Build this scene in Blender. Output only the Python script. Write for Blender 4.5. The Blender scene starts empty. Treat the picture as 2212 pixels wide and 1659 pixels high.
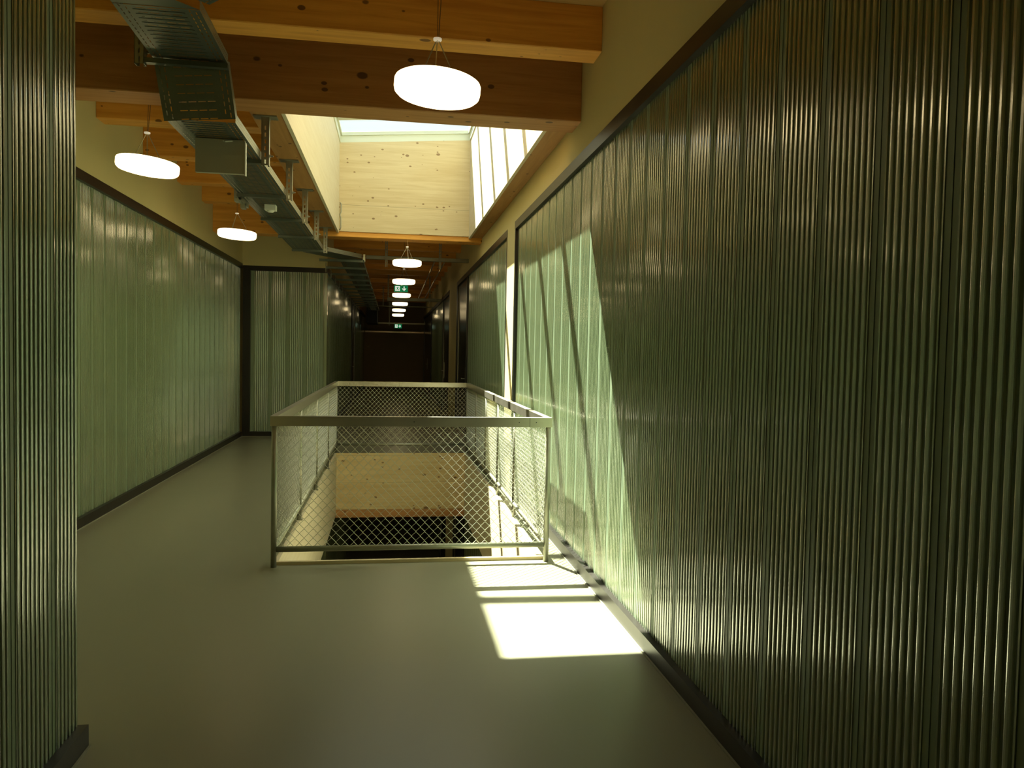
import bpy, math, random
from mathutils import Vector, Matrix

random.seed(7)
SC = bpy.context.scene
COL = SC.collection

# ------------------------------------------------------------------ camera
YAW, PITCH, ROLL, FPX, EYE = .1561, -.0407, .0202, 1654.4, 1.55
cy, sy, cp, sp = math.cos(YAW), math.sin(YAW), math.cos(PITCH), math.sin(PITCH)
fwd = Vector((sy * cp, cy * cp, sp)); rgt = Vector((cy, -sy, 0)); up = rgt.cross(fwd)
cr, sr = math.cos(ROLL), math.sin(ROLL)
r2 = rgt * cr + up * sr; u2 = up * cr - rgt * sr
cam = bpy.data.cameras.new('camera'); camo = bpy.data.objects.new('camera', cam); COL.objects.link(camo)
cam.sensor_fit = 'HORIZONTAL'; cam.sensor_width = 36; cam.lens = FPX / 2212 * 36
cam.clip_start = .05; cam.clip_end = 200
camo.matrix_world = Matrix(((r2.x, u2.x, -fwd.x, 0), (r2.y, u2.y, -fwd.y, 0), (r2.z, u2.z, -fwd.z, EYE), (0, 0, 0, 1)))
SC.camera = camo

# ------------------------------------------------------------------ world, sun, exposure
W = bpy.data.worlds.new('sky'); SC.world = W; W.use_nodes = True
bg = W.node_tree.nodes['Background']; bg.inputs[0].default_value = (.84, .96, 1.0, 1); bg.inputs[1].default_value = 1.3
sun = bpy.data.lights.new('sun', 'SUN'); suno = bpy.data.objects.new('sun', sun); COL.objects.link(suno)
sun.energy = 46; sun.angle = math.radians(.7); sun.color = (1, .99, .82)
suno.location = (-2, 14, 12)
suno.rotation_euler = Vector((.285, -.605, -1)).to_track_quat('-Z', 'Y').to_euler()
por = bpy.data.lights.new('skylight_portal', 'AREA'); poro = bpy.data.objects.new('skylight_portal', por); COL.objects.link(poro)
por.shape = 'RECTANGLE'; por.size = 1.95; por.size_y = 5.95; poro.location = (.17, 8.67, 4.56); por.cycles.is_portal = True
SC.view_settings.view_transform = 'Standard'; SC.view_settings.look = 'None'
SC.view_settings.exposure = 0.0; SC.view_settings.gamma = 1.0
SC.view_settings.use_curve_mapping = False
SC.cycles.use_denoising = True
SC.cycles.max_bounces = 10; SC.cycles.diffuse_bounces = 6; SC.cycles.glossy_bounces = 4
SC.cycles.transparent_max_bounces = 8; SC.cycles.sample_clamp_indirect = 6.0
SC.cycles.caustics_reflective = True; SC.cycles.blur_glossy = .5

# ------------------------------------------------------------------ materials
def new_mat(name):
    m = bpy.data.materials.new(name); m.use_nodes = True
    return m, m.node_tree.nodes, m.node_tree.links, m.node_tree.nodes['Principled BSDF']

def plain(name, col, rough=.5, metal=0.0, spec=.5, noise=.0, nscale=6.0, bump=0.0, bscale=120.0, rvar=0.0):
    m, N, L, b = new_mat(name)
    b.inputs['Base Color'].default_value = (*col, 1); b.inputs['Roughness'].default_value = rough
    b.inputs['Metallic'].default_value = metal; b.inputs['Specular IOR Level'].default_value = spec
    tc = N.new('ShaderNodeTexCoord')
    if noise or rvar:
        n = N.new('ShaderNodeTexNoise'); n.inputs['Scale'].default_value = nscale; n.inputs['Detail'].default_value = 5
        L.new(tc.outputs['Object'], n.inputs['Vector'])
        if noise:
            mx = N.new('ShaderNodeMix'); mx.data_type = 'RGBA'
            mx.inputs[6].default_value = (*[c * (1 - noise) for c in col], 1); mx.inputs[7].default_value = (*[min(1, c * (1 + noise)) for c in col], 1)
            L.new(n.outputs['Fac'], mx.inputs[0]); L.new(mx.outputs[2], b.inputs['Base Color'])
        if rvar:
            mr = N.new('ShaderNodeMapRange'); mr.inputs['To Min'].default_value = max(.02, rough - rvar); mr.inputs['To Max'].default_value = rough + rvar
            L.new(n.outputs['Fac'], mr.inputs['Value']); L.new(mr.outputs[0], b.inputs['Roughness'])
    if bump:
        n2 = N.new('ShaderNodeTexNoise'); n2.inputs['Scale'].default_value = bscale; n2.inputs['Detail'].default_value = 3
        bp = N.new('ShaderNodeBump'); bp.inputs['Strength'].default_value = bump; bp.inputs['Distance'].default_value = .002
        L.new(tc.outputs['Object'], n2.inputs['Vector']); L.new(n2.outputs['Fac'], bp.inputs['Height']); L.new(bp.outputs[0], b.inputs['Normal'])
    return m

def wood(name, col, dark, axis, knots=1.0, kscale=1.0, rough=.55, board=0.0, seam0=0.0, knotcol=(.10, .035, .012), seam_axis=2):
    """spruce: stretched grain, scattered knots, optional board joints"""
    m, N, L, b = new_mat(name)
    tc = N.new('ShaderNodeTexCoord'); oi = N.new('ShaderNodeObjectInfo')
    off = N.new('ShaderNodeVectorMath'); off.operation = 'ADD'
    sc_ = N.new('ShaderNodeMath'); sc_.operation = 'MULTIPLY'; sc_.inputs[1].default_value = 37.0
    L.new(oi.outputs['Random'], sc_.inputs[0]); L.new(tc.outputs['Object'], off.inputs[0]); L.new(sc_.outputs[0], off.inputs[1])
    st = N.new('ShaderNodeVectorMath'); st.operation = 'MULTIPLY'
    s = [14.0, 14.0, 14.0]; s[axis] = .8; st.inputs[1].default_value = s
    L.new(off.outputs[0], st.inputs[0])
    g = N.new('ShaderNodeTexNoise'); g.inputs['Scale'].default_value = 1.6; g.inputs['Detail'].default_value = 6; g.inputs['Roughness'].default_value = .6; g.inputs['Distortion'].default_value = .6
    L.new(st.outputs[0], g.inputs['Vector'])
    rp = N.new('ShaderNodeValToRGB'); rp.color_ramp.elements[0].position = .33; rp.color_ramp.elements[1].position = .66
    rp.color_ramp.elements[0].color = (*dark, 1); rp.color_ramp.elements[1].color = (*col, 1)
    L.new(g.outputs['Fac'], rp.inputs[0])
    out = rp.outputs[0]
    if knots:
        for vs, lo, sz in ((2.9, .30, .100), (6.5, .45, .070)):
            kst = N.new('ShaderNodeVectorMath'); kst.operation = 'MULTIPLY'
            k = [1.25, 1.25, 1.25]; k[axis] = .8; kst.inputs[1].default_value = k
            L.new(off.outputs[0], kst.inputs[0])
            v = N.new('ShaderNodeTexVoronoi'); v.inputs['Scale'].default_value = vs * kscale
            L.new(kst.outputs[0], v.inputs['Vector'])
            sep = N.new('ShaderNodeSeparateColor'); L.new(v.outputs['Color'], sep.inputs[0])
            mr = N.new('ShaderNodeMapRange'); mr.inputs['From Min'].default_value = lo; mr.inputs['From Max'].default_value = 1.0
            mr.inputs['To Min'].default_value = 0.0; mr.inputs['To Max'].default_value = sz * vs / 2.6 * 1.35 * knots
            L.new(sep.outputs[0], mr.inputs['Value'])
            sb = N.new('ShaderNodeMath'); sb.operation = 'SUBTRACT'; L.new(mr.outputs[0], sb.inputs[0]); L.new(v.outputs['Distance'], sb.inputs[1])
            ml = N.new('ShaderNodeMath'); ml.operation = 'MULTIPLY'; ml.inputs[1].default_value = 30; ml.use_clamp = True
            L.new(sb.outputs[0], ml.inputs[0])
            mx = N.new('ShaderNodeMix'); mx.data_type = 'RGBA'; mx.inputs[7].default_value = (*knotcol, 1)
            m2 = N.new('ShaderNodeMath'); m2.operation = 'MULTIPLY'; m2.inputs[1].default_value = .8; L.new(ml.outputs[0], m2.inputs[0])
            L.new(m2.outputs[0], mx.inputs[0]); L.new(out, mx.inputs[6]); out = mx.outputs[2]
    if board:
        sx = N.new('ShaderNodeSeparateXYZ'); L.new(tc.outputs['Object'], sx.inputs[0])
        dv = N.new('ShaderNodeMath'); dv.operation = 'DIVIDE'; dv.inputs[1].default_value = board; so = N.new('ShaderNodeMath'); so.operation = 'SUBTRACT'; so.inputs[1].default_value = seam0; L.new(sx.outputs[seam_axis], so.inputs[0]); L.new(so.outputs[0], dv.inputs[0])
        fr = N.new('ShaderNodeMath'); fr.operation = 'FRACT'; L.new(dv.outputs[0], fr.inputs[0])
        lt = N.new('ShaderNodeMath'); lt.operation = 'LESS_THAN'; lt.inputs[1].default_value = .004 / board; L.new(fr.outputs[0], lt.inputs[0])
        mx = N.new('ShaderNodeMix'); mx.data_type = 'RGBA'; mx.inputs[7].default_value = (*[c * .45 for c in col], 1)
        L.new(lt.outputs[0], mx.inputs[0]); L.new(out, mx.inputs[6]); out = mx.outputs[2]
    L.new(out, b.inputs['Base Color']); b.inputs['Roughness'].default_value = rough; b.inputs['Specular IOR Level'].default_value = .35
    return m

def emit(name, col, strength, base=(.9, .9, .85)):
    m, N, L, b = new_mat(name)
    b.inputs['Base Color'].default_value = (*base, 1); b.inputs['Emission Color'].default_value = (*col, 1)
    b.inputs['Emission Strength'].default_value = strength; b.inputs['Roughness'].default_value = .4
    return m

def glass_pane(name):
    m = bpy.data.materials.new(name); m.use_nodes = True; N = m.node_tree.nodes; L = m.node_tree.links; N.clear()
    o = N.new('ShaderNodeOutputMaterial'); mx = N.new('ShaderNodeMixShader'); t = N.new('ShaderNodeBsdfTransparent'); g = N.new('ShaderNodeBsdfGlossy')
    t.inputs[0].default_value = (.93, .96, .92, 1); g.inputs['Roughness'].default_value = .02
    lw = N.new('ShaderNodeLayerWeight'); lw.inputs['Blend'].default_value = .5
    pw = N.new('ShaderNodeMath'); pw.operation = 'POWER'; pw.inputs[1].default_value = 5.0; L.new(lw.outputs['Facing'], pw.inputs[0])
    f = N.new('ShaderNodeMapRange'); f.inputs['To Min'].default_value = .06; f.inputs['To Max'].default_value = .95; L.new(pw.outputs[0], f.inputs['Value'])
    L.new(f.outputs[0], mx.inputs[0]); L.new(t.outputs[0], mx.inputs[1]); L.new(g.outputs[0], mx.inputs[2]); L.new(mx.outputs[0], o.inputs[0])
    return m

M = {}
M['plaster'] = plain('cream_plaster', (.66, .57, .28), .75, noise=.04, nscale=3, bump=.1, bscale=200)
M['floor'] = plain('resilient_floor', (.262, .258, .172), .32, spec=.5, noise=.05, nscale=1.2, rvar=.05)
M['poly'] = plain('ribbed_polycarbonate', (.215, .28, .16), .18, spec=.5, noise=.08, nscale=9, bump=.16, bscale=420)
_p = M['poly'].node_tree.nodes['Principled BSDF']; _p.inputs['IOR'].default_value = 2.2; _p.inputs['Coat Weight'].default_value = 1; _p.inputs['Coat Roughness'].default_value = .13; _p.inputs['Coat IOR'].default_value = 1.9
M['joint'] = plain('matt_joint_strip', (.24, .31, .20), .45, spec=.4)
M['dark'] = plain('dark_bronze_trim', (.015, .012, .009), .36, spec=.5)
M['black'] = plain('black_door_leaf', (.012, .012, .010), .22, spec=.6)
M['lipsealant'] = plain('grey_joint_sealant', (.30, .30, .22), .6)
M['beam_x'] = wood('spruce_beam', (.88, .44, .085), (.70, .31, .05), 0, knots=1.0, kscale=1.5)
M['girder'] = wood('dark_spruce_girder', (.50, .25, .085), (.38, .175, .05), 0, knots=1.0, kscale=1.35, knotcol=(.05, .018, .008))
M['beam_y'] = wood('spruce_trimmer', (.47, .25, .08), (.36, .18, .05), 1, knots=.9, kscale=1.3)
M['ceil'] = wood('spruce_ceiling_boards', (.68, .46, .18), (.56, .36, .12), 0, knots=.6, board=.2, seam_axis=1)
M['pale_x'] = wood('pale_spruce_panel_across', (.68, .56, .34), (.59, .46, .25), 0, knots=.95, kscale=1.9, board=9.0, seam0=.385, rough=.5, knotcol=(.20, .10, .035))
M['pale_low'] = wood('pale_spruce_lining_boards', (.72, .58, .30), (.60, .44, .20), 0, knots=1.1, kscale=1.6, board=.41, rough=.5, knotcol=(.16, .07, .025))
M['pale_y'] = wood('pale_spruce_panel_along', (.70, .63, .46), (.64, .56, .38), 1, knots=.25, rough=.5, knotcol=(.40, .25, .10))
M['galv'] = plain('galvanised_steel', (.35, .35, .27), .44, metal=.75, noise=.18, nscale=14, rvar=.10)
M['cap'] = plain('brushed_steel_handrail', (.62, .58, .47), .33, metal=.95, noise=.06, nscale=5, rvar=.06)
M['wire'] = plain('zinc_coated_wire', (.66, .67, .55), .40, metal=.5)
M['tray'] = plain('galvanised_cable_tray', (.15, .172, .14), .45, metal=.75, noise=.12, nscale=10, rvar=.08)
M['box'] = plain('grey_enclosure_paint', (.42, .40, .30), .5)
M['white'] = plain('white_plastic', (.75, .76, .68), .4)
M['alu'] = plain('pale_aluminium_frame', (.70, .74, .62), .4, spec=.4)
M['diff'] = emit('lit_opal_diffuser', (1.0, .78, .40), 4.6)
M['hub'] = emit('glowing_white_ferrule', (1.0, .85, .6), .4)  # ferrule is no lamp; a faint glow is put into its material
M['steelwire'] = plain('steel_suspension_wire', (.75, .68, .5), .3, metal=.6)
M['lamp_top'] = plain('lamp_back_plate', (.35, .22, .10), .5)
M['cord'] = plain('lamp_cord', (.30, .16, .06), .6)
M['glass'] = glass_pane('skylight_glass')
M['brown'] = plain('dark_brown_door_panel', (.33, .235, .11), .55, noise=.1)
M['sign_green'] = emit('green_sign_face', (.0, .36, .12), .35, (.0, .25, .09))
M['sign_white'] = emit('white_sign_pictogram', (.9, 1, .85), .75)
M['ink'] = plain('screw_black', (.02, .018, .012), .5)
M['copper'] = plain('pipe_metal', (.62, .50, .36), .3, metal=.9)
M['blackbox'] = plain('matt_black_duct', (.012, .012, .011), .6)

# ------------------------------------------------------------------ mesh helpers
class MB:
    def __init__(s): s.v = []; s.f = []
    def quad(s, a, b, c, d):
        n = len(s.v); s.v += [tuple(a), tuple(b), tuple(c), tuple(d)]; s.f.append((n, n + 1, n + 2, n + 3))
    def poly(s, pts):
        n = len(s.v); s.v += [tuple(p) for p in pts]; s.f.append(tuple(range(n, n + len(pts))))
    def hexa(s, p):      # 8 corners: bottom ring 0-3 (ccw), top ring 4-7
        n = len(s.v); s.v += [tuple(q) for q in p]
        for f in ((3, 2, 1, 0), (4, 5, 6, 7), (0, 1, 5, 4), (1, 2, 6, 5), (2, 3, 7, 6), (3, 0, 4, 7)): s.f.append(tuple(n + i for i in f))
    def box(s, x0, x1, y0, y1, z0, z1):
        s.hexa([(x0, y0, z0), (x1, y0, z0), (x1, y1, z0), (x0, y1, z0), (x0, y0, z1), (x1, y0, z1), (x1, y1, z1), (x0, y1, z1)])
    def boxs(s, x0, x1, y0, y1, z0, z1, f):   # z raised by f(x): follows a roof slope
        s.hexa([(x0, y0, z0 + f(x0)), (x1, y0, z0 + f(x1)), (x1, y1, z0 + f(x1)), (x0, y1, z0 + f(x0)),
                (x0, y0, z1 + f(x0)), (x1, y0, z1 + f(x1)), (x1, y1, z1 + f(x1)), (x0, y1, z1 + f(x0))])
    def frame(s, o, U, V, Nn, u0, u1, v0, v1, w0, w1):
        q = lambda u, v, w: o + U * u + V * v + Nn * w
        s.hexa([q(u0, v0, w0), q(u1, v0, w0), q(u1, v1, w0), q(u0, v1, w0), q(u0, v0, w1), q(u1, v0, w1), q(u1, v1, w1), q(u0, v1, w1)])
    def tube(s, pts, r, n=8, caps=True):
        pts = [Vector(p) for p in pts]; rings = []
        prev = None
        for i, p in enumerate(pts):
            t = (pts[min(i + 1, len(pts) - 1)] - pts[max(i - 1, 0)]).normalized()
            if prev is None: a = t.orthogonal().normalized()
            else: a = (prev - t * prev.dot(t)).normalized()
            prev = a; b = t.cross(a)
            base = len(s.v)
            for k in range(n):
                an = 2 * math.pi * (k + .5) / n; s.v.append(tuple(p + a * math.cos(an) * r + b * math.sin(an) * r))
            rings.append(base)
        for i in range(len(rings) - 1):
            for k in range(n):
                s.f.append((rings[i] + k, rings[i] + (k + 1) % n, rings[i + 1] + (k + 1) % n, rings[i + 1] + k))
        if caps:
            s.f.append(tuple(rings[0] + k for k in reversed(range(n)))); s.f.append(tuple(rings[-1] + k for k in range(n)))
    def lathe(s, prof, c, n=48):   # prof: (r, z) pairs, bottom to top
        c = Vector(c); rings = []
        for r, z in prof:
            base = len(s.v)
            for k in range(n):
                a = 2 * math.pi * k / n; s.v.append((c.x + r * math.cos(a), c.y + r * math.sin(a), c.z + z))
            rings.append(base)
        for i in range(len(rings) - 1):
            for k in range(n):
                s.f.append((rings[i] + k, rings[i] + (k + 1) % n, rings[i + 1] + (k + 1) % n, rings[i + 1] + k))
        s.f.append(tuple(rings[0] + k for k in reversed(range(n)))); s.f.append(tuple(rings[-1] + k for k in range(n)))
    def build(s, name, mat, parent=None, smooth=False):
        me = bpy.data.meshes.new(name); o = bpy.data.objects.new(name, me)
        if parent is not None:
            org = Vector((0, 0, 0)); q = parent
            while q is not None: org += q.location; q = q.parent
            o.parent = parent
        else:
            xs, ys, zs = zip(*s.v); org = Vector(((min(xs) + max(xs)) / 2, (min(ys) + max(ys)) / 2, min(zs))); o.location = org
        me.from_pydata([(a - org.x, b - org.y, c - org.z) for a, b, c in s.v], [], s.f)
        me.materials.append(mat)
        if smooth:
            for p in me.polygons: p.use_smooth = True
        me.update(); COL.objects.link(o)
        return o

def tag(o, label, cat, group=None, kind=None):
    if label: o['label'] = label
    if cat: o['category'] = cat
    if group: o['group'] = group
    if kind: o['kind'] = kind
    return o

def thing(name, label, cat, loc, group=None, kind=None):
    o = bpy.data.objects.new(name, None); COL.objects.link(o); o.location = loc; o.empty_display_size = .1
    return tag(o, label, cat, group, kind)

def struct(name, mb, mat, label=None, cat=None):
    o = mb.build(name, mat); o['kind'] = 'structure'
    return tag(o, label, cat)

def copy_tree(o, parent=None):
    c = o.copy(); COL.objects.link(c)
    if parent is not None: c.parent = parent
    for ch in [q for q in bpy.data.objects if q.parent == o]: copy_tree(ch, c)
    return c

# ------------------------------------------------------------------ plan of the place
XL, XC, XR = -2.57, -1.14, 1.325          # alcove wall, corridor wall, right wall
YA0, YA1, YE, YB = 3.10, 13.85, 33.0, -3.0  # alcove from/to, far end, behind the camera
HX0, HX1, HY0, HY1 = -.795, 1.12, 5.63, 11.62    # floor opening and skylight shaft
ZC, ZG, ZJ = 3.81, 3.222, 3.52            # ceiling, girder underside, joist underside
TZ, BZ = 2.997, .088                      # trim top, baseboard top
LO = -4.18                                # floor of the storey below

# ------------------------------------------------------------------ large structure
def floor_mb(z0, z1, hole):
    b = MB(); x0, x1 = XL - .2, XR + .3
    if hole:
        b.box(x0, x1, YB - .2, HY0 - .03, z0, z1); b.box(x0, x1, HY1 + .03, YE + .2, z0, z1)
        b.box(x0, HX0 - .03, HY0 - .03, HY1 + .03, z0, z1); b.box(HX1 + .03, x1, HY0 - .03, HY1 + .03, z0, z1)
    else: b.box(x0, x1, YB - .2, YE + .2, z0, z1)
    return b
struct('floor', floor_mb(-.37, 0, True), M['floor'], 'grey green sheet floor of the corridor with a large rectangular opening', 'floor')
struct('floor_lower', floor_mb(LO - .2, LO, False), M['floor'], 'floor of the storey below, seen down through the opening', 'floor')
struct('ceiling', floor_mb(ZC, ZC + .12, True), M['ceil'], 'yellowish timber board ceiling above the joists', 'ceiling')

def wall_right(z, ya=YB):
    b = MB(); T = .14
    b.box(XR, XR + T, ya, YE, z + TZ, z + ZC)
    for a, c in ((8.42, 8.98), (16.08, 18.12)): b.box(XR, XR + T, a, c, z, z + TZ)
    return b
struct('wall_right', wall_right(0), M['plaster'], 'cream plaster wall above and between the ribbed panels on the right', 'wall')
b = MB(); b.box(XL - .14, XL, YA0 - .12, YA1, TZ, ZC); struct('wall_left_alcove', b, M['plaster'], 'cream plaster band above the long ribbed panel on the left', 'wall')
b = MB(); b.box(XC - .13, XC, YB, YA0, TZ, ZC); b.box(XL, XC - .082, YA0 - .12, YA0, 0, TZ); b.box(XL, XC, YA0 - .12, YA0, TZ, ZC); struct('wall_left_near', b, M['plaster'], 'cream plaster wall end around the nearest left ribbed panel', 'wall')
b = MB(); b.box(XL, XC, YA1, YA1 + .12, TZ - .03, ZC); b.box(XC - .12, XC, YA1 + .12, YE, TZ, ZC)
struct('wall_left_corridor', b, M['plaster'], 'cream plaster band over the ribbed panels where the corridor narrows', 'wall')
def leak_shells(z, y0=YB):  # unseen outer shells added to stop outside light leaking in at wall gaps
    b = MB(); b.box(XR + .145, XR + .25, y0, YE, z, z + ZC); b.box(XL - .30, XL - .145, y0, YA1 + .4, z, z + ZC)
    b.box(XC - .30, XC - .145, YA1 + .145, YE, z, z + ZC); b.box(XL - .145, XC - .145, YA1 + .145, YA1 + .30, z, z + ZC)
    return b
struct('wall_leak_shell', leak_shells(0), M['plaster']); struct('wall_leak_shell_lower', leak_shells(LO, 4.4), M['plaster'])
b = MB(); b.box(XL - .2, XR + .24, YB - .12, YB, 0, ZC); struct('wall_rear', b, M['plaster'])
b = MB(); b.box(XC - .2, XR + .14, YE, YE + .12, 0, ZC); struct('wall_end', b, M['brown'], 'dark brown wall closing the far end of the corridor', 'wall')
b = MB(); b.box(XC, XR, YE - .05, YE, 2.30, 2.36); struct('trim_1', b, M['copper'], 'thin metallic rail across the far end wall above the dark brown panel', 'trim')
# storey below
struct('wall_right_lower', wall_right(LO, 4.5), M['plaster'], 'plaster wall of the storey below on the right, seen through the opening', 'wall')
b = MB(); b.box(XL, XC, YA1, YA1 + .12, LO + TZ, LO + ZC); b.box(XC - .12, XC, YA1 + .12, YE, LO + TZ, LO + ZC); b.box(XL - .14, XL, 4.5, YA1, LO, LO + ZC)
struct('wall_left_lower', b, M['plaster'], 'plaster wall of the storey below on the left, seen through the opening', 'wall')
b = MB(); b.box(XL, XR, 4.4, 4.5, LO, LO + ZC); struct('wall_rear_lower', b, M['plaster'])
b = MB(); b.box(XC - .2, XR + .14, 26, 26.12, LO, LO + ZC); struct('wall_end_lower', b, M['brown'], 'dark brown end wall of the storey below, seen through the opening', 'wall')

# ------------------------------------------------------------------ ribbed panels
MOD, RIB = .2925, 7
joints = []
def ribbed(mb, a0, a1, z0, z1, place):
    """profile along the wall: flat joint + seven half-round ribs per sheet; place(s, d) -> (x, y)"""
    prof = []; s = a0
    while s < a1 - 1e-6:
        # joint strip: fine flutes between two raised edges
        prof += [(s, 0), (s + .002, .0040), (s + .0075, .0046), (s + .009, .0), (s + .058, .0), (s + .0595, .0046), (s + .065, .0040), (s + .067, 0)]
        joints.append(s)
        p = (MOD - .069) / RIB; q = s + .068
        for i in range(RIB):      # flat-topped rib, then a steep groove
            c = q + p * (i + .5)
            prof += [(c - p * .36, .0), (c - p * .31, .0032), (c - p * .20, .0043), (c, .0049), (c + p * .20, .0043), (c + p * .31, .0032), (c + p * .36, .0), (c + p * .5, -.0022)]
        s += MOD
    prof = [(x, d) for x, d in prof if x <= a1 - .0005]; prof.append((a1, 0))
    n = len(mb.v)
    for x, d in prof:
        px, py = place(x, d); mb.v += [(px, py, z0), (px, py, z1)]
    K = len(prof)
    for i in range(K - 1): mb.f.append((n + 2 * i, n + 2 * i + 2, n + 2 * i + 3, n + 2 * i + 1))
    m = len(mb.v)      # flat back skin and ends: the sheet is a closed body
    for x in (a0, a1):
        px, py = place(x, -.018); mb.v += [(px, py, z0), (px, py, z1)]
    L_ = n + 2 * (K - 1)
    mb.f += [(m + 2, m, m + 1, m + 3), (m, n, n + 1, m + 1), (L_, m + 2, m + 3, L_ + 1),
             tuple([m, m + 2] + [n + 2 * i for i in reversed(range(K))]), tuple([m + 3, m + 1] + [n + 2 * i + 1 for i in range(K)])]

def panel(side, a0, a1, label, z=0, sheets=None, ends=(True, True), x=None, top=TZ, group=None, doors=(), phase=0):
    """side 'R' faces -x, 'L' faces +x, 'E' faces -y; a0..a1 along the wall"""
    if side == 'R': X = XR; place = lambda s, d: (X + .035 - d, s); bx = lambda b, s0, s1, d0, d1, z0, z1: b.box(X + d0, X + d1, s0, s1, z0, z1); loc = (X, (a0 + a1) / 2, z)
    elif side == 'L': X = x; place = lambda s, d: (X - .035 + d, s); bx = lambda b, s0, s1, d0, d1, z0, z1: b.box(X - d1, X - d0, s0, s1, z0, z1); loc = (X, (a0 + a1) / 2, z)
    else: Y = x; place = lambda s, d: (s, Y + .035 - d); bx = lambda b, s0, s1, d0, d1, z0, z1: b.box(s0, s1, Y + d0, Y + d1, z0, z1); loc = ((a0 + a1) / 2, Y, z)
    t = thing('translucent_wall_panel', label, 'wall panel', loc, group)
    sheets = sheets or [(a0 + (.05 if ends[0] else 0), a1 - (.05 if ends[1] else 0))]
    for s0, s1 in sheets:
        joints.clear()
        b = MB(); ribbed(b, s0 + phase, s1, z + BZ - .01, z + top - .075, place); o = b.build('ribbed_sheet', M['poly'], t)
        b = MB()       # matt joint strips between the sheets
        for js in joints:
            if js + .06 > s1: continue
            for e0, e1, h in ((.0100, .030, .0024), (.0315, .0355, .0040), (.037, .057, .0024)):
                (xa, ya), (xb, yb) = place(js + e0, .0002), place(js + e1, h)
                b.box(min(xa, xb), max(xa, xb), min(ya, yb), max(ya, yb), z + BZ, z + top - .08)
        if b.v: b.build('joint_strip', M['joint'], t)
        b = MB(); bx(b, s0 - .02, s1 + .02, .055, .075, z + .02, z + top - .01); b.build('backing_sheet', M['poly'], t)
    b = MB(); bx(b, a0, a1, -.004, .08, z + top - .085, z + top); b.build('top_frame', M['dark'], t)
    for k, on in enumerate(ends):
        if on:
            b = MB(); s = a0 if k == 0 else a1 - .05; bx(b, s, s + .05, -.002, .08, z + BZ, z + top - .086); b.build('side_frame', M['dark'], t)
    for d0, d1 in doors:
        for s in (d0, d1 - .06):
            b = MB(); bx(b, s, s + .06, -.001, .08, z + BZ, z + top - .086); b.build('door_post', M['dark'], t)
    return t

panel('R', YB, 8.42, 'long ribbed translucent panel filling the right wall beside the camera and railing', ends=(False, True))
panel('R', 8.98, 16.08, 'ribbed translucent panel on the right beyond the sunlit cream pier', sheets=[(9.03, 13.86)], doors=((13.86, 15.94),))
panel('R', 18.12, 33.0, 'farthest ribbed translucent panel on the right between two black doors', sheets=[(20.5, 26.6)], ends=(True, False), doors=((18.2, 20.5), (26.6, 32.9)))
panel('L', YB, YA0, 'nearest ribbed translucent panel at the left edge of the picture', x=XC, ends=(False, False))
panel('L', YA0, YA1, 'long ribbed translucent panel on the left wall under the two side lamps', x=XL, ends=(False, False))
t = panel('E', XL + .012, XC - .001, 'short ribbed panel facing the camera at the end of the left bay', x=YA1, top=TZ - .03, sheets=[(XL + .135, XC - .02)], ends=(False, False))
b = MB(); b.box(XL + .012, XL + .135, YA1 - .01, YA1 + .08, BZ, TZ - .116); b.build('corner_post', M['dark'], t)
b = MB(); b.box(XC - .045, XC + .004, YA1 - .012, YA1 + .08, .0, TZ - .116); b.build('corner_profile', M['poly'], t)
panel('L', YA1 + .1, YE, 'ribbed translucent panel on the left side of the far corridor', x=XC, sheets=[(YA1 + .1, 22.6), (24.5, 32.95)], ends=(False, False), doors=((22.6, 24.5),))
panel('R', 8.98, 16.08, 'ribbed panel of the storey below on the right, seen through the opening', z=LO, sheets=[(9.03, 13.86)], doors=((13.86, 15.94),))
panel('R', 18.12, 26.0, 'ribbed panel of the storey below beyond its cream pier', z=LO, sheets=[(20.5, 25.9)], ends=(True, False), doors=((18.2, 20.5),))
panel('R', 4.5, 8.42, 'ribbed panel of the storey below nearest on the right', z=LO)
panel('E', XL + .012, XC - .001, 'ribbed panel facing the camera in the storey below on the left', z=LO, x=YA1, ends=(False, False))
panel('L', YA1 + .1, 26.0, 'ribbed panel along the left side of the corridor in the storey below', z=LO, x=XC, ends=(False, False))

# baseboards with a pale sealant lip
def base(name, f, z=0, lip=True):
    b = MB(); f(b, -.006, .06, z, z + BZ); o = struct(name, b, M['dark'])
    if lip:
        b = MB(); f(b, -.016, -.0065, z + .0005, z + .007); b.build('sealant_lip', M['lipsealant'], o)
    return o
for y0, y1, nm in ((YB, 8.42, 'baseboard_right'), (8.98, 13.86, 'baseboard_right_middle'), (20.5, 26.6, 'baseboard_right_far')):
    base(nm, lambda b, d0, d1, z0, z1: b.box(XR + d0, XR + d1, y0, y1, z0, z1))
base('baseboard_left_near', lambda b, d0, d1, z0, z1: b.box(XC - d1, XC - d0, YB, YA0 + .006, z0, z1))
base('baseboard_left', lambda b, d0, d1, z0, z1: b.box(XL - d1, XL - d0, YA0, YA1 - .02, z0, z1))
base('baseboard_bay_end', lambda b, d0, d1, z0, z1: b.box(XL + .012, XC - .046, YA1 + d0, YA1 + d1, z0, z1))
base('baseboard_left_corridor', lambda b, d0, d1, z0, z1: b.box(XC - d1, XC - d0, YA1 + .1, 22.6, z0, z1))
base('baseboard_left_far', lambda b, d0, d1, z0, z1: b.box(XC - d1, XC - d0, 24.5, 32.9, z0, z1))

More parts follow.
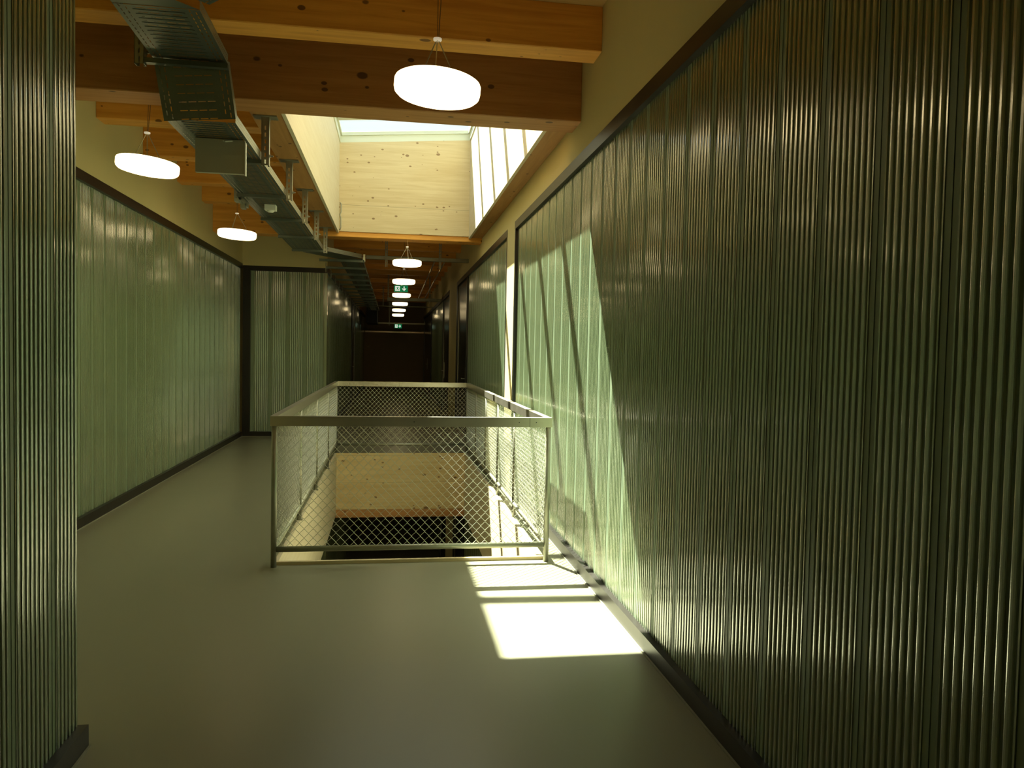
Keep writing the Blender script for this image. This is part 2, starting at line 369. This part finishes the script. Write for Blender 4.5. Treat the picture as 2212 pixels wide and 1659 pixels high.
# ------------------------------------------------------------------ doors
def door(n, side, X, y0, y1, z, label, hy, pull=1):
    s = 1 if side == 'R' else -1
    b = MB(); b.box(min(X + s * .03, X + s * .07), max(X + s * .03, X + s * .07), y0, y1, z + .01, z + TZ - .09)
    o = struct('door_%d' % n, b, M['black'], label, 'door')
    h = MB(); x = X + s * .022
    h.box(min(x, x + s * .008), max(x, x + s * .008), hy - .02, hy + .02, z + .85, z + 1.27)
    h.tube([(x - s * .004, hy, z + 1.05), (x - s * .055, hy, z + 1.05), (x - s * .055, hy + pull * .13, z + 1.05)], .009, 8)
    h.build('door_handle', M['galv'], o)
    g = MB()
    for yy in (y0 + .02, y1 - .032): g.box(min(X + s * .022, X + s * .0295), max(X + s * .022, X + s * .0295), yy, yy + .012, z + .02, z + TZ - .1)
    g.build('metal_edge_strip', M['galv'], o)
    return o
door(1, 'R', XR, 13.92, 15.88, 0, 'black door with steel lever handle past the right ribbed panel', 14.2, 1)
door(2, 'R', XR, 18.26, 20.44, 0, 'black door in the right wall beyond the second cream pier', 20.1, -1)
door(3, 'R', XR, 26.66, 32.84, 0, 'farthest black double door on the right near the corridor end', 29.7, -1)
door(4, 'L', XC, 22.66, 24.44, 0, 'black door in the left side of the far corridor', 22.95, 1)
door(5, 'R', XR, 13.92, 15.88, LO, 'black door of the storey below, seen through the opening', 14.2, 1)
door(6, 'R', XR, 18.26, 20.44, LO, 'black door farther back in the storey below', 20.1, -1)

# ------------------------------------------------------------------ timber beams
def beam(name, x0, x1, y0, y1, z0, z1, label, group=None, mat='beam_x', kind=None):
    b = MB(); e = .006   # small arris on the lower edges
    pts = [(y0, z0 + e), (y0 + e, z0), (y1 - e, z0), (y1, z0 + e), (y1, z1), (y0, z1)]
    n = len(b.v)
    for x in (x0, x1): b.v += [(x, p, q) for p, q in pts]
    b.f += [tuple(reversed(range(6))), tuple(range(6, 12))] + [(i, (i + 1) % 6, 6 + (i + 1) % 6, 6 + i) for i in range(6)]
    return tag(b.build(name, M[mat]), label, 'beam', group)
xl, xr = XL + .002, XR - .002
beam('timber_girder', xl, xr, 5.456, 5.74, ZG, ZC - .002, 'deep brown timber girder crossing just in front of the skylight', mat='girder')
beam('timber_girder', xl, xr, HY1, HY1 + .30, 3.21, ZC - .002, 'deep timber girder under the far edge of the skylight shaft')
beam('timber_joist', xl, xr, 4.93, 5.14, ZJ, ZC - .002, 'orange lit timber joist crossing above the nearest lamp')
for k, y in enumerate((3.62, 2.36, 1.1)):
    beam('timber_joist', XC + .002, xr, y, y + .21, ZJ, ZC - .002, 'timber joist overhead behind the nearest lamp, above the picture', 'joists overhead before the nearest lamp')
for y, lb in ((7.23, 'bright orange joist end above the first side lamp in the left bay'), (8.5, 'brown joist in the left bay behind the first side lamp'),
              (9.77, 'brown joist of the left bay ending beside the grey box'), (10.97, 'orange joist end above the second side lamp in the left bay')):
    beam('timber_joist', xl, -1.07, y, y + .21, ZJ, ZC - .002, lb)
beam('timber_joist', xl, xr, 12.6, 12.81, ZJ, ZC - .002, 'timber joist just behind the skylight girder over the narrowing')
y = 13.98
while y < 32.5:
    beam('timber_joist', XC + .002, xr, y, y + .21, ZJ, ZC - .002, 'timber joist crossing the dark far corridor ceiling above the row of lamps', 'joists over the far corridor')
    y += 1.25
beam('timber_trimmer', -1.06, HX0 - .031, 5.742, HY1 - .002, 3.28, ZC - .002, 'long timber trimmer left of the skylight carrying the tray hangers', mat='beam_y')
beam('timber_trimmer', HX1 + .031, xr, 5.742, HY1 - .002, 3.27, ZC - .002, 'long timber trimmer between the skylight and the right wall', mat='beam_y')
beam('timber_girder', -.82, 1.14, HY1, HY1 + .3, LO + 3.21, LO + 3.33, 'reddish timber beam edge under the wood lining inside the floor opening', mat='girder')

# ------------------------------------------------------------------ skylight shaft and glazing
SL = lambda x: (x - HX0) * .078
SZ = 4.57
b = MB(); b.boxs(HX0 - .03, HX1 + .03, HY1, HY1 + .03, 3.285, SZ, lambda x: 0 if False else 0)
b = MB(); b.hexa([(HX0, HY1, 3.285), (HX1, HY1, 3.285), (HX1, HY1 + .03, 3.285), (HX0, HY1 + .03, 3.285), (HX0, HY1, SZ), (HX1, HY1, SZ + SL(HX1)), (HX1, HY1 + .03, SZ + SL(HX1)), (HX0, HY1 + .03, SZ)])
b2 = struct('wall_skylight_far', b, M['pale_x'], 'pale knotty spruce panel closing the far side of the skylight shaft', 'wall')
b2.location.y -= .0305
b = MB(); b.hexa([(HX0, 5.741, 3.81), (HX1, 5.741, 3.81), (HX1, 5.771, 3.81), (HX0, 5.771, 3.81), (HX0, 5.741, SZ), (HX1, 5.741, SZ + SL(HX1)), (HX1, 5.771, SZ + SL(HX1)), (HX0, 5.771, SZ)])
struct('wall_skylight_near', b, M['pale_x'])
b = MB(); b.box(HX0 - .03, HX0, 5.742, HY1 + .03, 3.262, SZ); struct('wall_skylight_left', b, M['pale_y'], 'pale smooth wood lining on the left of the skylight shaft', 'wall')
b = MB(); b.box(HX1, HX1 + .03, 5.742, HY1 + .03, 3.255, SZ + SL(HX1)); struct('wall_skylight_right', b, M['pale_y'], 'sunlit pale lining on the right of the skylight shaft', 'wall')
f = MB(); Y0, Y1 = 5.70, HY1 + .06
for a, c, d, e in ((HX0 - .06, HX1 + .06, HY1 - .012, Y1), (HX0 - .06, HX1 + .06, Y0, 5.78), (HX0 - .06, HX0 + .012, 5.78, HY1 - .012), (HX1 - .012, HX1 + .06, 5.78, HY1 - .012)):
    f.boxs(a, c, d, e, SZ + .001, SZ + .10, SL)
    ins = .022
for a, c, d, e in ((HX0 - .06, HX1 + .06, HY1 - .034, Y1), (HX0 - .06, HX1 + .06, Y0, 5.80), (HX0 - .06, HX0 + .034, 5.80, HY1 - .034), (HX1 - .034, HX1 + .06, 5.80, HY1 - .034)):
    f.boxs(a, c, d, e, SZ + .101, SZ + .15, SL)
win = struct('window_1', f, M['alu'], 'long pale framed rooflight over the floor opening', 'window')
bars = [6.52, 7.53, 8.54, 9.57, 10.70]
for y in bars:
    g = MB(); g.boxs(HX0 + .035, HX1 - .035, y - .055, y + .055, SZ + .075, SZ + .149, SL); g.build('glazing_bar', M['alu'], win)
ed = [5.74] + bars + [HY1 + .03]
for a, c in zip(ed[:-1], ed[1:]):
    g = MB(); g.quad((HX0 - .04, a, SZ + .152 + SL(HX0 - .04)), (HX1 + .04, a, SZ + .152 + SL(HX1 + .04)), (HX1 + .04, c, SZ + .152 + SL(HX1 + .04)), (HX0 - .04, c, SZ + .152 + SL(HX0 - .04)))
    g.build('pane', M['glass'], win)

# lining of the floor opening
b = MB(); b.box(HX0 - .03, HX1 + .03, HY0 - .03, HY0, -.96, .024); struct('trim_2', b, M['pale_x'], 'thin pale wooden kerb along the near edge of the floor opening', 'trim')
b = MB(); b.box(HX0 - .03, HX1 + .03, HY1, HY1 + .03, -.848, .003); struct('trim_3', b, M['pale_low'], 'knotty spruce lining on the far side of the floor opening', 'trim')
b = MB(); b.box(HX0 - .03, HX0, HY0, HY1, -.93, .004); struct('trim_4', b, M['pale_y'], 'pale wood lining on the left side of the floor opening', 'trim')
b = MB(); b.box(HX1, HX1 + .03, HY0, HY1, -.93, .004); struct('trim_5', b, M['pale_y'], 'pale wood lining on the sunlit right side of the floor opening', 'trim')

# ------------------------------------------------------------------ railing round the opening
PX0, PX1, PY0, PY1, RZ = -.808, 1.155, 5.555, 11.70, 1.075
R_ = thing('railing', 'galvanised railing with chain-link mesh standing round the floor opening', 'railing', ((PX0 + PX1) / 2, (PY0 + PY1) / 2, 0))
cx0, cx1, cy0, cy1 = PX0 - .026, PX1 + .022, PY0 - .026, PY1 + .024
cw, ch = .048, .07
def cap(x0, x1, y0, y1, lb):
    b = MB(); b.box(x0, x1, y0, y1, RZ - ch, RZ); b.build('handrail', M['cap'], R_)['label'] = lb
cap(cx0, cx1, cy0, cy0 + cw, 'brushed metal handrail nearest the camera'); cap(cx0, cx1, cy1 - cw, cy1, 'brushed metal handrail at the far end')
cap(cx0, cx0 + cw, cy0 + cw + .0005, cy1 - cw - .0005, 'brushed metal handrail on the left'); cap(cx1 - cw, cx1, cy0 + cw + .0005, cy1 - cw - .0005, 'brushed metal handrail by the right wall')
for x in (.164, .93, 1.058):
    b = MB(); b.tube([(x, cy0 - .0015, RZ - .035), (x, cy0 + .004, RZ - .035)], .004, 10); b.build('screw', M['ink'], R_)
b = MB(); b.box(1.008, 1.0105, cy0 - .0008, cy0 + .002, RZ - ch, RZ); b.build('rail_joint', M['ink'], R_)
posts = [(PX0, PY0), (PX1, PY0), (PX0, PY1), (PX1, PY1)] + [(PX0, y) for y in (7.08, 8.58, 10.1)] + [(PX1, y) for y in (7.08, 8.2, 9.3, 10.4)]
for x, y in posts:
    b = MB(); b.tube([(x, y, .0), (x, y, RZ - ch)], .02, 14)
    o = b.build('post', M['galv'], R_, True)
    if 5.6 < y < 11.6:
        s = 1 if x < 0 else -1
        b = MB(); b.box(min(x - s * .0, x + s * .03), max(x, x + s * .03), y - .02, y + .02, -.0, .012); b.tube([(x - s * .01, y, .012), (x + s * .02, y, .045)], .006, 6); b.build('foot_plate', M['galv'], o)
tz = .127
for p, q in (((PX0 + .02, PY0, tz), (PX1 - .02, PY0, tz)), ((PX0 + .02, PY1, tz), (PX1 - .02, PY1, tz)), ((PX0, PY0 + .02, tz), (PX0, PY1 - .02, tz)), ((PX1, PY0 + .02, tz), (PX1, PY1 - .02, tz))):
    b = MB(); b.tube([p, q], .0205, 14); b.build('bottom_rail', M['galv'], R_, True)
b = MB(); b.tube([(PX1 - .012, PY0, tz - .012), (PX1 - .012, PY0 + .0, .035)], .006, 6); b.build('rail_stay', M['galv'], R_)

def chain(p, d, n, length, z0, z1):
    pw, ph, r = .0628, .0665, .0021
    b = MB(); d = Vector(d); n = Vector(n); p = Vector(p)
    K = int(length / (pw / 2)); J = int((z1 - z0) / (ph / 2))
    hw, hh = length / K, (z1 - z0) / J
    for k in range(K):
        pts = []
        for j in range(J + 1):
            e = (j + k) % 2
            base = p + d * (hw * (k + e)) + Vector((0, 0, z0 + hh * j))
            off = .0024 if (e == 0) else -.0024
            if 0 < j < J:
                pts.append(base - Vector((0, 0, hh * .07)) + d * ((.5 - e) * hw * .04) + n * off); pts.append(base + Vector((0, 0, hh * .07)) + d * ((.5 - e) * hw * .04) + n * off)
            else: pts.append(base + n * off)
        b.tube(pts, r, 4, False)
    return b
for o_, d, n, ln in (((PX0 + .02, PY0 - .004, 0), (1, 0, 0), (0, 1, 0), PX1 - PX0 - .04), ((PX0 + .02, PY1, 0), (1, 0, 0), (0, 1, 0), PX1 - PX0 - .04),
                  ((PX0 + .004, PY0 + .02, 0), (0, 1, 0), (1, 0, 0), PY1 - PY0 - .04), ((PX1 - .004, PY0 + .02, 0), (0, 1, 0), (1, 0, 0), PY1 - PY0 - .04)):
    chain(o_, d, n, ln, tz + .012, RZ - ch + .002).build('mesh_panel', M['wire'], R_)

# ------------------------------------------------------------------ pendant lamps
def lamp(x, y, z, ztop, label, tilt=0.0, dx=0.0, spin=0.0, group='round pendant lamps'):
    t = thing('pendant_lamp', label, 'lamp', (x, y, z - .043), group)
    zb = z - .043
    b = MB(); b.lathe([(.10, .0), (.175, .001), (.198, .006), (.211, .018), (.215, .034), (.215, .070), (.211, .079), (.203, .084)], (x, y, zb), 64)
    d = b.build('diffuser', M['diff'], t, True)
    b = MB(); b.lathe([(.20, .0845), (.17, .0865), (.165, .096), (.02, .099)], (x, y, zb), 48); pl = b.build('back_plate', M['lamp_top'], t, True)
    hub = Vector((x, y, z + .245))
    for k in range(3):
        a = spin + math.tau * k / 3
        b = MB(); b.tube([(x + .115 * math.cos(a), y + .115 * math.sin(a), zb + .096), hub + Vector((.006 * math.cos(a), .006 * math.sin(a), -.004))], .0028, 6)
        b.build('suspension_wire', M['steelwire'], t)
    b = MB(); b.lathe([(.012, -.008), (.021, -.005), (.021, .004), (.008, .007)], hub, 20); b.build('ferrule', M['hub'], t)
    b = MB(); pts = []
    H = ztop - hub.z - .007
    for i in range(9):
        q = i / 8; pts.append((hub.x + dx * math.sin(q * math.pi), hub.y, hub.z + .007 + H * q))
    b.tube(pts, .0022, 6); b.build('suspension_cable', M['cord'], t)
    b = MB(); b.tube([(px + .006 + .012 * math.sin(i * .9) * math.sin(i / 8 * math.pi), py, pz) for i, (px, py, pz) in enumerate(pts)], .0026, 6); b.build('power_cord', M['cord'], t)
    t.rotation_euler.y = 0
    if tilt:     # the disc and its back plate hang slightly askew
        for o in (d, pl): o.rotation_euler.y = tilt
    return t
LZ = 2.858
lamp(.203, 3.90, LZ, ZC, 'glowing white disc lamp nearest the camera, in front of the brown girder', math.radians(4.0), spin=.4)
lamp(-1.79, 6.02, LZ, ZC, 'glowing disc lamp in the left bay nearest the camera, left of the grey box', math.radians(5), .01, spin=2.9)
lamp(-1.80, 9.36, LZ, ZC, 'glowing disc lamp in the left bay, the farther one beside the cable tray', math.radians(3), spin=.2)
fl = ['first lamp of the row down the far corridor, just past the skylight', 'second lamp of the far corridor row, right above the nearer exit sign', 'third lamp of the far corridor row, right below the nearer exit sign',
      'fourth lamp of the far corridor row, counting away from the skylight', 'fifth lamp of the far corridor row, last but one', 'last and smallest lamp of the far corridor row, above the farther exit sign']
for (y, lb, zt) in zip((11.66, 14.80, 18.45, 21.85, 25.3, 28.75), fl, (3.21, ZC, ZC, ZC, ZC, ZC)):
    for k in range(14):
        jy = 13.98 + 1.25 * k
        if jy - .02 < y < jy + .23: zt = ZJ
    lamp(.205, y, LZ, zt, lb, spin=random.random() * 2)

for y, lb in ((14.80, 'added disc lamp brightening the storey below, nearer one, hidden by the floor edge'), (18.45, 'added disc lamp brightening the storey below, farther one, hidden by the floor edge')):  # out-of-view lamps added to brighten the storey below
    lamp(.205, y, LO + LZ, LO + ZC, lb, group='added unseen lamps of the storey below')
for y, lb in ((6.02, 'added unseen disc lamp brightening the left bay of the storey below, nearer one'), (9.36, 'added unseen disc lamp brightening the left bay of the storey below, farther one')):  # two more unseen lamps, added to light the lower walls
    lamp(-1.79, y, LO + LZ, LO + ZC - .002, lb, group='added unseen lamps of the storey below')

# ------------------------------------------------------------------ cable trays
def tray_plate(mb, o, U, V, N, w, l, uh, rows, t=.0015):
    """perforated sheet: uh = [(u0,u1,v_pitch,v_len,v_offset)] slots running along, rows=(pitch, thickness, [(u0,u1)...]) slots across"""
    us = {0, w}; vs = {0, l}; holes = []
    for u0, u1, p, ln, of in uh:
        us |= {u0, u1}; v = of
        while v + ln < l: holes.append((u0, u1, v, v + ln)); vs |= {v, v + ln}; v += p
    if rows:
        p, th, segs = rows; v = p * .5
        for a, c in segs: us |= {a, c}
        while v + th < l:
            vs |= {v, v + th}
            for a, c in segs: holes.append((a, c, v, v + th))
            v += p
    us = sorted(us); vs = sorted(vs)
    import bisect
    dead = set()
    for a, c, e, g in holes:
        i0, i1 = bisect.bisect_left(us, a), bisect.bisect_left(us, c); j0, j1 = bisect.bisect_left(vs, e), bisect.bisect_left(vs, g)
        for i in range(i0, i1):
            for j in range(j0, j1): dead.add((i, j))
    n0 = len(mb.v); nv = len(vs)
    for u in us:
        for v in vs: mb.v.append(tuple(o + U * u + V * v))
    for i in range(len(us) - 1):
        for j in range(len(vs) - 1):
            if (i, j) not in dead: a = n0 + i * nv + j; mb.f.append((a, a + nv, a + nv + 1, a + 1))

def tray_section(root, A, B, w, N, U=None, rows=True, fh=.062):
    A = Vector(A); B = Vector(B); N = Vector(N).normalized(); V = (B - A); l = V.length; V.normalize()
    U = V.cross(N).normalized(); o = A - U * (w / 2)
    b = MB()
    seg = [(.10 + i * (w - .20) / 4 + .006, .10 + (i + 1) * (w - .20) / 4 - .006) for i in range(4)]
    tray_plate(b, o, U, V, N, w, l, [(.022, .028, .045, .028, .005), (.052, .058, .045, .028, .027), (w - .058, w - .052, .045, .028, .005), (w - .028, w - .022, .045, .028, .027)], (.05, .005, seg) if rows else None)
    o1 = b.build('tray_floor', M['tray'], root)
    # pressed stiffening ribs on the underside
    b = MB(); v = .05
    while v < l - .02:
        b.frame(o, U, V, N, .085, w - .085, v - .004, v + .004, -.0022, -.0003); v += .05
    if b.v: b.build('pressed_rib', M['tray'], o1)
    for s in (0, 1):
        b = MB(); oo = o + U * (w * s); tray_plate(b, oo, N, V, U, fh, l, [(.016, .021, .025, .009, .006), (.036, .041, .025, .009, .018)], None)
        b.frame(oo, U * (-1 if s else 1), V, N, 0, .010, 0, l, fh - .0015, fh)
        b.build('side_flange', M['galv'], root)
    return o1
tray = thing('cable_tray', 'long perforated metal cable tray hanging left of the skylight and dropping below the beams', 'cable tray', (-1.2, 7, 2.95))
TW = .42; TX = -1.20
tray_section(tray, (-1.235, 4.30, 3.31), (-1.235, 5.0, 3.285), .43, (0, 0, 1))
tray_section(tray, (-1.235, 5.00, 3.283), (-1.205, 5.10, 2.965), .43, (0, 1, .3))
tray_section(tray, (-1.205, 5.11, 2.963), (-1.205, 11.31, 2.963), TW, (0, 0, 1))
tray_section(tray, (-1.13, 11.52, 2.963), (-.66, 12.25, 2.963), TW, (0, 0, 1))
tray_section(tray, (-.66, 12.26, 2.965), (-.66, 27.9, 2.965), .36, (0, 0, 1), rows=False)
# bend plate and the branch leaving to the upper right
b = MB(); b.poly([(-1.45, 4.30, 3.312), (-1.02, 4.30, 3.312), (-1.16, 4.16, 3.312), (-1.45, 3.95, 3.312)]); b.build('bend_plate', M['tray'], tray)
tray_section(tray, (-1.10, 4.16, 3.335), (-.55, 3.55, 3.335), .36, (0, 0, 1))
b = MB(); b.box(-1.455, -1.43, 7.42, 8.02, 2.935, 3.0); b.box(-1.47, -1.43, 7.5, 7.62, 2.91, 2.96); b.box(-1.47, -1.43, 7.8, 7.9, 2.90, 2.95); b.build('side_bracket', M['galv'], tray)

def hanger(x, y, ztop, zarm, xa, label, group=None):
    t = thing('tray_hanger', label, 'bracket', (x, y, ztop), group)
    b = MB(); b.box(x - .085, x + .085, y - .05, y + .05, ztop - .008, ztop - .0005); b.box(x - .03, x + .03, y - .025, y + .025, ztop - .03, ztop - .008); b.build('head_plate', M['galv'], t)
    # slotted C-channel: web faces the camera, flanges run back
    b = MB(); w, l = .056, ztop - .03 - (zarm - .045)
    tray_plate(b, Vector((x - w / 2, y - .025, zarm - .045)), Vector((1, 0, 0)), Vector((0, 0, 1)), Vector((0, 1, 0)), w, l, [(.022, .034, .05, .03, .012)], None)
    for xx in (x - w / 2, x + w / 2 - .003): b.box(xx, xx + .003, y - .025, y + .025, zarm - .045, ztop - .03)
    for xx in (x - w / 2, x + w / 2 - .016): b.box(xx, xx + .016, y + .022, y + .025, zarm - .045, ztop - .03)
    b.build('channel', M['galv'], t)
    b = MB(); b.box(min(x, xa), x - .029, y - .021, y + .021, zarm - .032, zarm - .004) if xa < x else b.box(x + .029, xa, y - .021, y + .021, zarm - .032, zarm - .004); b.build('arm', M['tray'], t)
    b = MB(); b.tube([(x + .028, y, zarm + .03), (x + .055, y, zarm + .03)], .006, 8); b.tube([(x + .030, y, zarm + .03), (x + .038, y, zarm + .03)], .013, 6); b.build('bolt', M['galv'], t)
    return t
hl = ['tray hanger nearest the camera, right of the grey box', 'second tray hanger from the camera along the skylight', 'third tray hanger from the camera, the middle one of five',
      'fourth tray hanger from the camera along the skylight', 'fifth and farthest tray hanger at the skylight corner']
for y, lb in zip((6.04, 7.38, 8.67, 9.96, 11.27), hl): hanger(-.958, y, 3.28, 2.960, -1.42, 'galvanised ' + lb, 'tray hangers beside the skylight')
hanger(-1.515, 4.965, ZJ, 3.276, -1.01, 'dark hanger whose arm crosses under the nearest tray section')
for k in range(12):
    y = 12.35 + 1.13 * k
    t = thing('tray_bracket', 'wall bracket arm under the cable tray in the far corridor', 'bracket', (XC, y, 2.93), 'tray brackets in the far corridor')
    b = MB(); b.box(XC, -.45, y - .02, y + .02, 2.922, 2.959); b.build('arm', M['tray'], t)
    b = MB(); b.box(-.47, -.435, y - .02, y + .02, 2.93, 3.05) if k == 0 else b.box(XC + .0, XC + .012, y - .03, y + .03, 2.86, 3.02); b.build('back_plate', M['galv'], t)

# box and detector under the tray
t = thing('enclosure', 'beige grey rectangular box fixed under the cable tray', 'box', (-1.165, 5.5, 2.72))
b = MB(); b.box(-1.33, -1.01, 5.50, 5.535, 2.73, 2.957); b.build('housing', M['box'], t)
b = MB(); b.box(-1.0095, -1.003, 5.494, 5.535, 2.722, 2.945); b.build('lit_edge_strip', M['white'], t)  # white strip puts the lit right edge of the box into colour
b = MB(); b.tube([(-1.15, 5.497, 2.945), (-1.13, 5.47, 2.935), (-1.09, 5.497, 2.948)], .005, 6); b.build('cable_loop', M['white'], t)
t = thing('detector', 'small white plastic detector under the middle of the cable tray', 'detector', (-1.20, 7.9, 2.90))
b = MB(); b.box(-1.255, -1.15, 7.86, 7.96, 2.905, 2.958); b.build('housing', M['white'], t)
b = MB(); b.lathe([(.024, -.018), (.036, -.006), (.040, 0)], (-1.2025, 7.91, 2.905), 20); b.build('lens', M['white'], t, True)

# small chrome rod in the far left corner of the skylight
b = MB(); b.tube([(HX0 + .012, HY1 - .04, 3.70), (HX0 + .030, HY1 - .04, 3.68), (HX0 + .030, HY1 - .04, 3.56), (HX0 + .014, HY1 - .04, 3.52), (HX0 + .028, HY1 - .04, 3.48), (HX0 + .028, HY1 - .04, 3.34), (HX0 + .012, HY1 - .04, 3.30)], .008, 8)
tag(b.build('window_opener_rod', M['galv'], None, True), 'thin chrome rod in the left rear corner of the skylight shaft', 'rod')

# ------------------------------------------------------------------ services in the far corridor
def rail(y, x0, x1, z0, z1, chans, label, zb):
    t = thing('support_rail', label, 'rail', ((x0 + x1) / 2, y, z0), 'support rails across the far corridor')
    b = MB(); b.box(x0, x1, y - .02, y - .017, z0, z1); b.box(x0, x1, y - .02, y + .02, z1 - .003, z1); b.box(x0, x1, y - .02, y + .02, z0, z0 + .003); b.build('channel', M['galv'], t)
    for x in chans:
        b = MB(); zt = ZC
        for k in range(15):
            jy = 13.98 + 1.25 * k
            if jy - .05 < y < jy + .25: zt = ZJ
        if 12.55 < y < 12.85: zt = ZJ
        tray_plate(b, Vector((x - .022, y - .045, zb)), Vector((1, 0, 0)), Vector((0, 0, 1)), Vector((0, 1, 0)), .044, zt - .001 - zb, [(.016, .028, .05, .03, .01)], None)
        for xx in (x - .022, x + .019): b.box(xx, xx + .003, y - .045, y - .021, zb, zt - .001)
        b.build('drop_channel', M['galv'], t)
rail(13.4, -.46, 1.30, 3.10, 3.165, (-.117, .80), 'slotted metal rail crossing the corridor behind its first lamp', 2.975)
rail(21.2, -.15, 1.30, 2.905, 2.99, (-.12, 1.0), 'metal rail crossing the corridor where the two pipes end', 2.88)
rail(25.0, -.45, 1.30, 2.955, 2.985, (-.3,), 'thin metal rail crossing the corridor in front of the last lamps', 2.95)
rail(31.0, -1.0, 1.30, 2.60, 2.66, (-.12,), 'farthest metal rail crossing the corridor at the far exit sign', 2.53)
for x, lb in ((.70, 'left one of two slim metal pipes along the far corridor ceiling'), (.872, 'right one of two slim metal pipes along the far corridor ceiling')):
    b = MB(); b.tube([(x, 13.36, 3.083), (x, 21.3, 3.005)], .014, 10)
    if x < .8: b.tube([(x, 17.0, 3.03), (x, 17.05, 3.03)], .024, 10)
    tag(b.build('ceiling_pipe', M['copper'], None, True), lb, 'pipe', 'ceiling pipes')
t = thing('duct_box', 'black box at the far end of the corridor cable tray', 'box', (-.735, 29.1, 2.52))
b = MB(); b.box(-.92, -.55, 28.0, 30.2, 2.52, 3.07); b.build('housing', M['blackbox'], t)
for yy in (28.3, 30.0):
    b = MB(); b.tube([(-.735, yy, 3.07), (-.735, yy, ZC)], .005, 6); b.build('hanging_rod', M['galv'], t)

# ------------------------------------------------------------------ exit signs
def sign(x0, x1, z0, z1, y, arrow, label, rods):
    t = thing('exit_sign', label, 'sign', ((x0 + x1) / 2, y, z0), 'green exit signs')
    w, h = x1 - x0, z1 - z0
    b = MB(); b.box(x0, x1, y, y + .03, z0, z1); b.build('sign_plate', M['sign_green'], t)
    def P(pts, m, d, nm):
        b = MB(); b.poly([(x0 + w * px, y - d, z0 + h * pz) for px, pz in pts]); b.build(nm, M[m], t)
    P([(.08, .12), (.42, .12), (.42, .88), (.08, .88)], 'sign_white', .002, 'doorway_symbol')
    b = MB()
    for pts in ([(.26, .80), (.29, .83), (.32, .80), (.29, .74)], [(.20, .68), (.30, .70), (.28, .44), (.21, .44)], [(.28, .68), (.36, .58), (.38, .60), (.31, .72)], [(.20, .67), (.13, .58), (.14, .52), (.21, .60)],
                [(.24, .46), (.34, .40), (.34, .22), (.31, .22), (.30, .36), (.22, .42)], [(.21, .46), (.19, .32), (.11, .26), (.12, .21), (.22, .28), (.26, .44)]):
        b.poly([(x0 + w * px, y - .004, z0 + h * pz) for px, pz in pts])
    b.build('running_figure', M['sign_green'], t)
    c, e = (.72, .5)
    if arrow == 'down':
        P([(c - .035, .86), (c + .035, .86), (c + .035, .44), (c + .12, .58), (c + .17, .52), (c, .14), (c - .17, .52), (c - .12, .58), (c - .035, .44)], 'sign_white', .002, 'arrow_symbol')
    else:
        P([(c - .15, .42), (c + .0, .42), (c - .05, .2), (c + .02, .16), (c + .16, .5), (c + .02, .84), (c - .05, .8), (c + .0, .58), (c - .15, .58)], 'sign_white', .002, 'arrow_symbol')
    if rods:
        for x in (x0 + .05, x1 - .05):
            b = MB(); b.tube([(x, y + .015, z1), (x, y + .015, rods)], .003, 6); b.build('hanging_rod', M['galv'], t)
sign(.03, .37, 3.005, 3.165, 19.3, 'down', 'nearer green exit sign with running figure and down arrow under a lamp', ZC)
sign(.085, .37, 2.44, 2.605, 30.94, 'right', 'farther green exit sign with running figure and right arrow', 2.66)
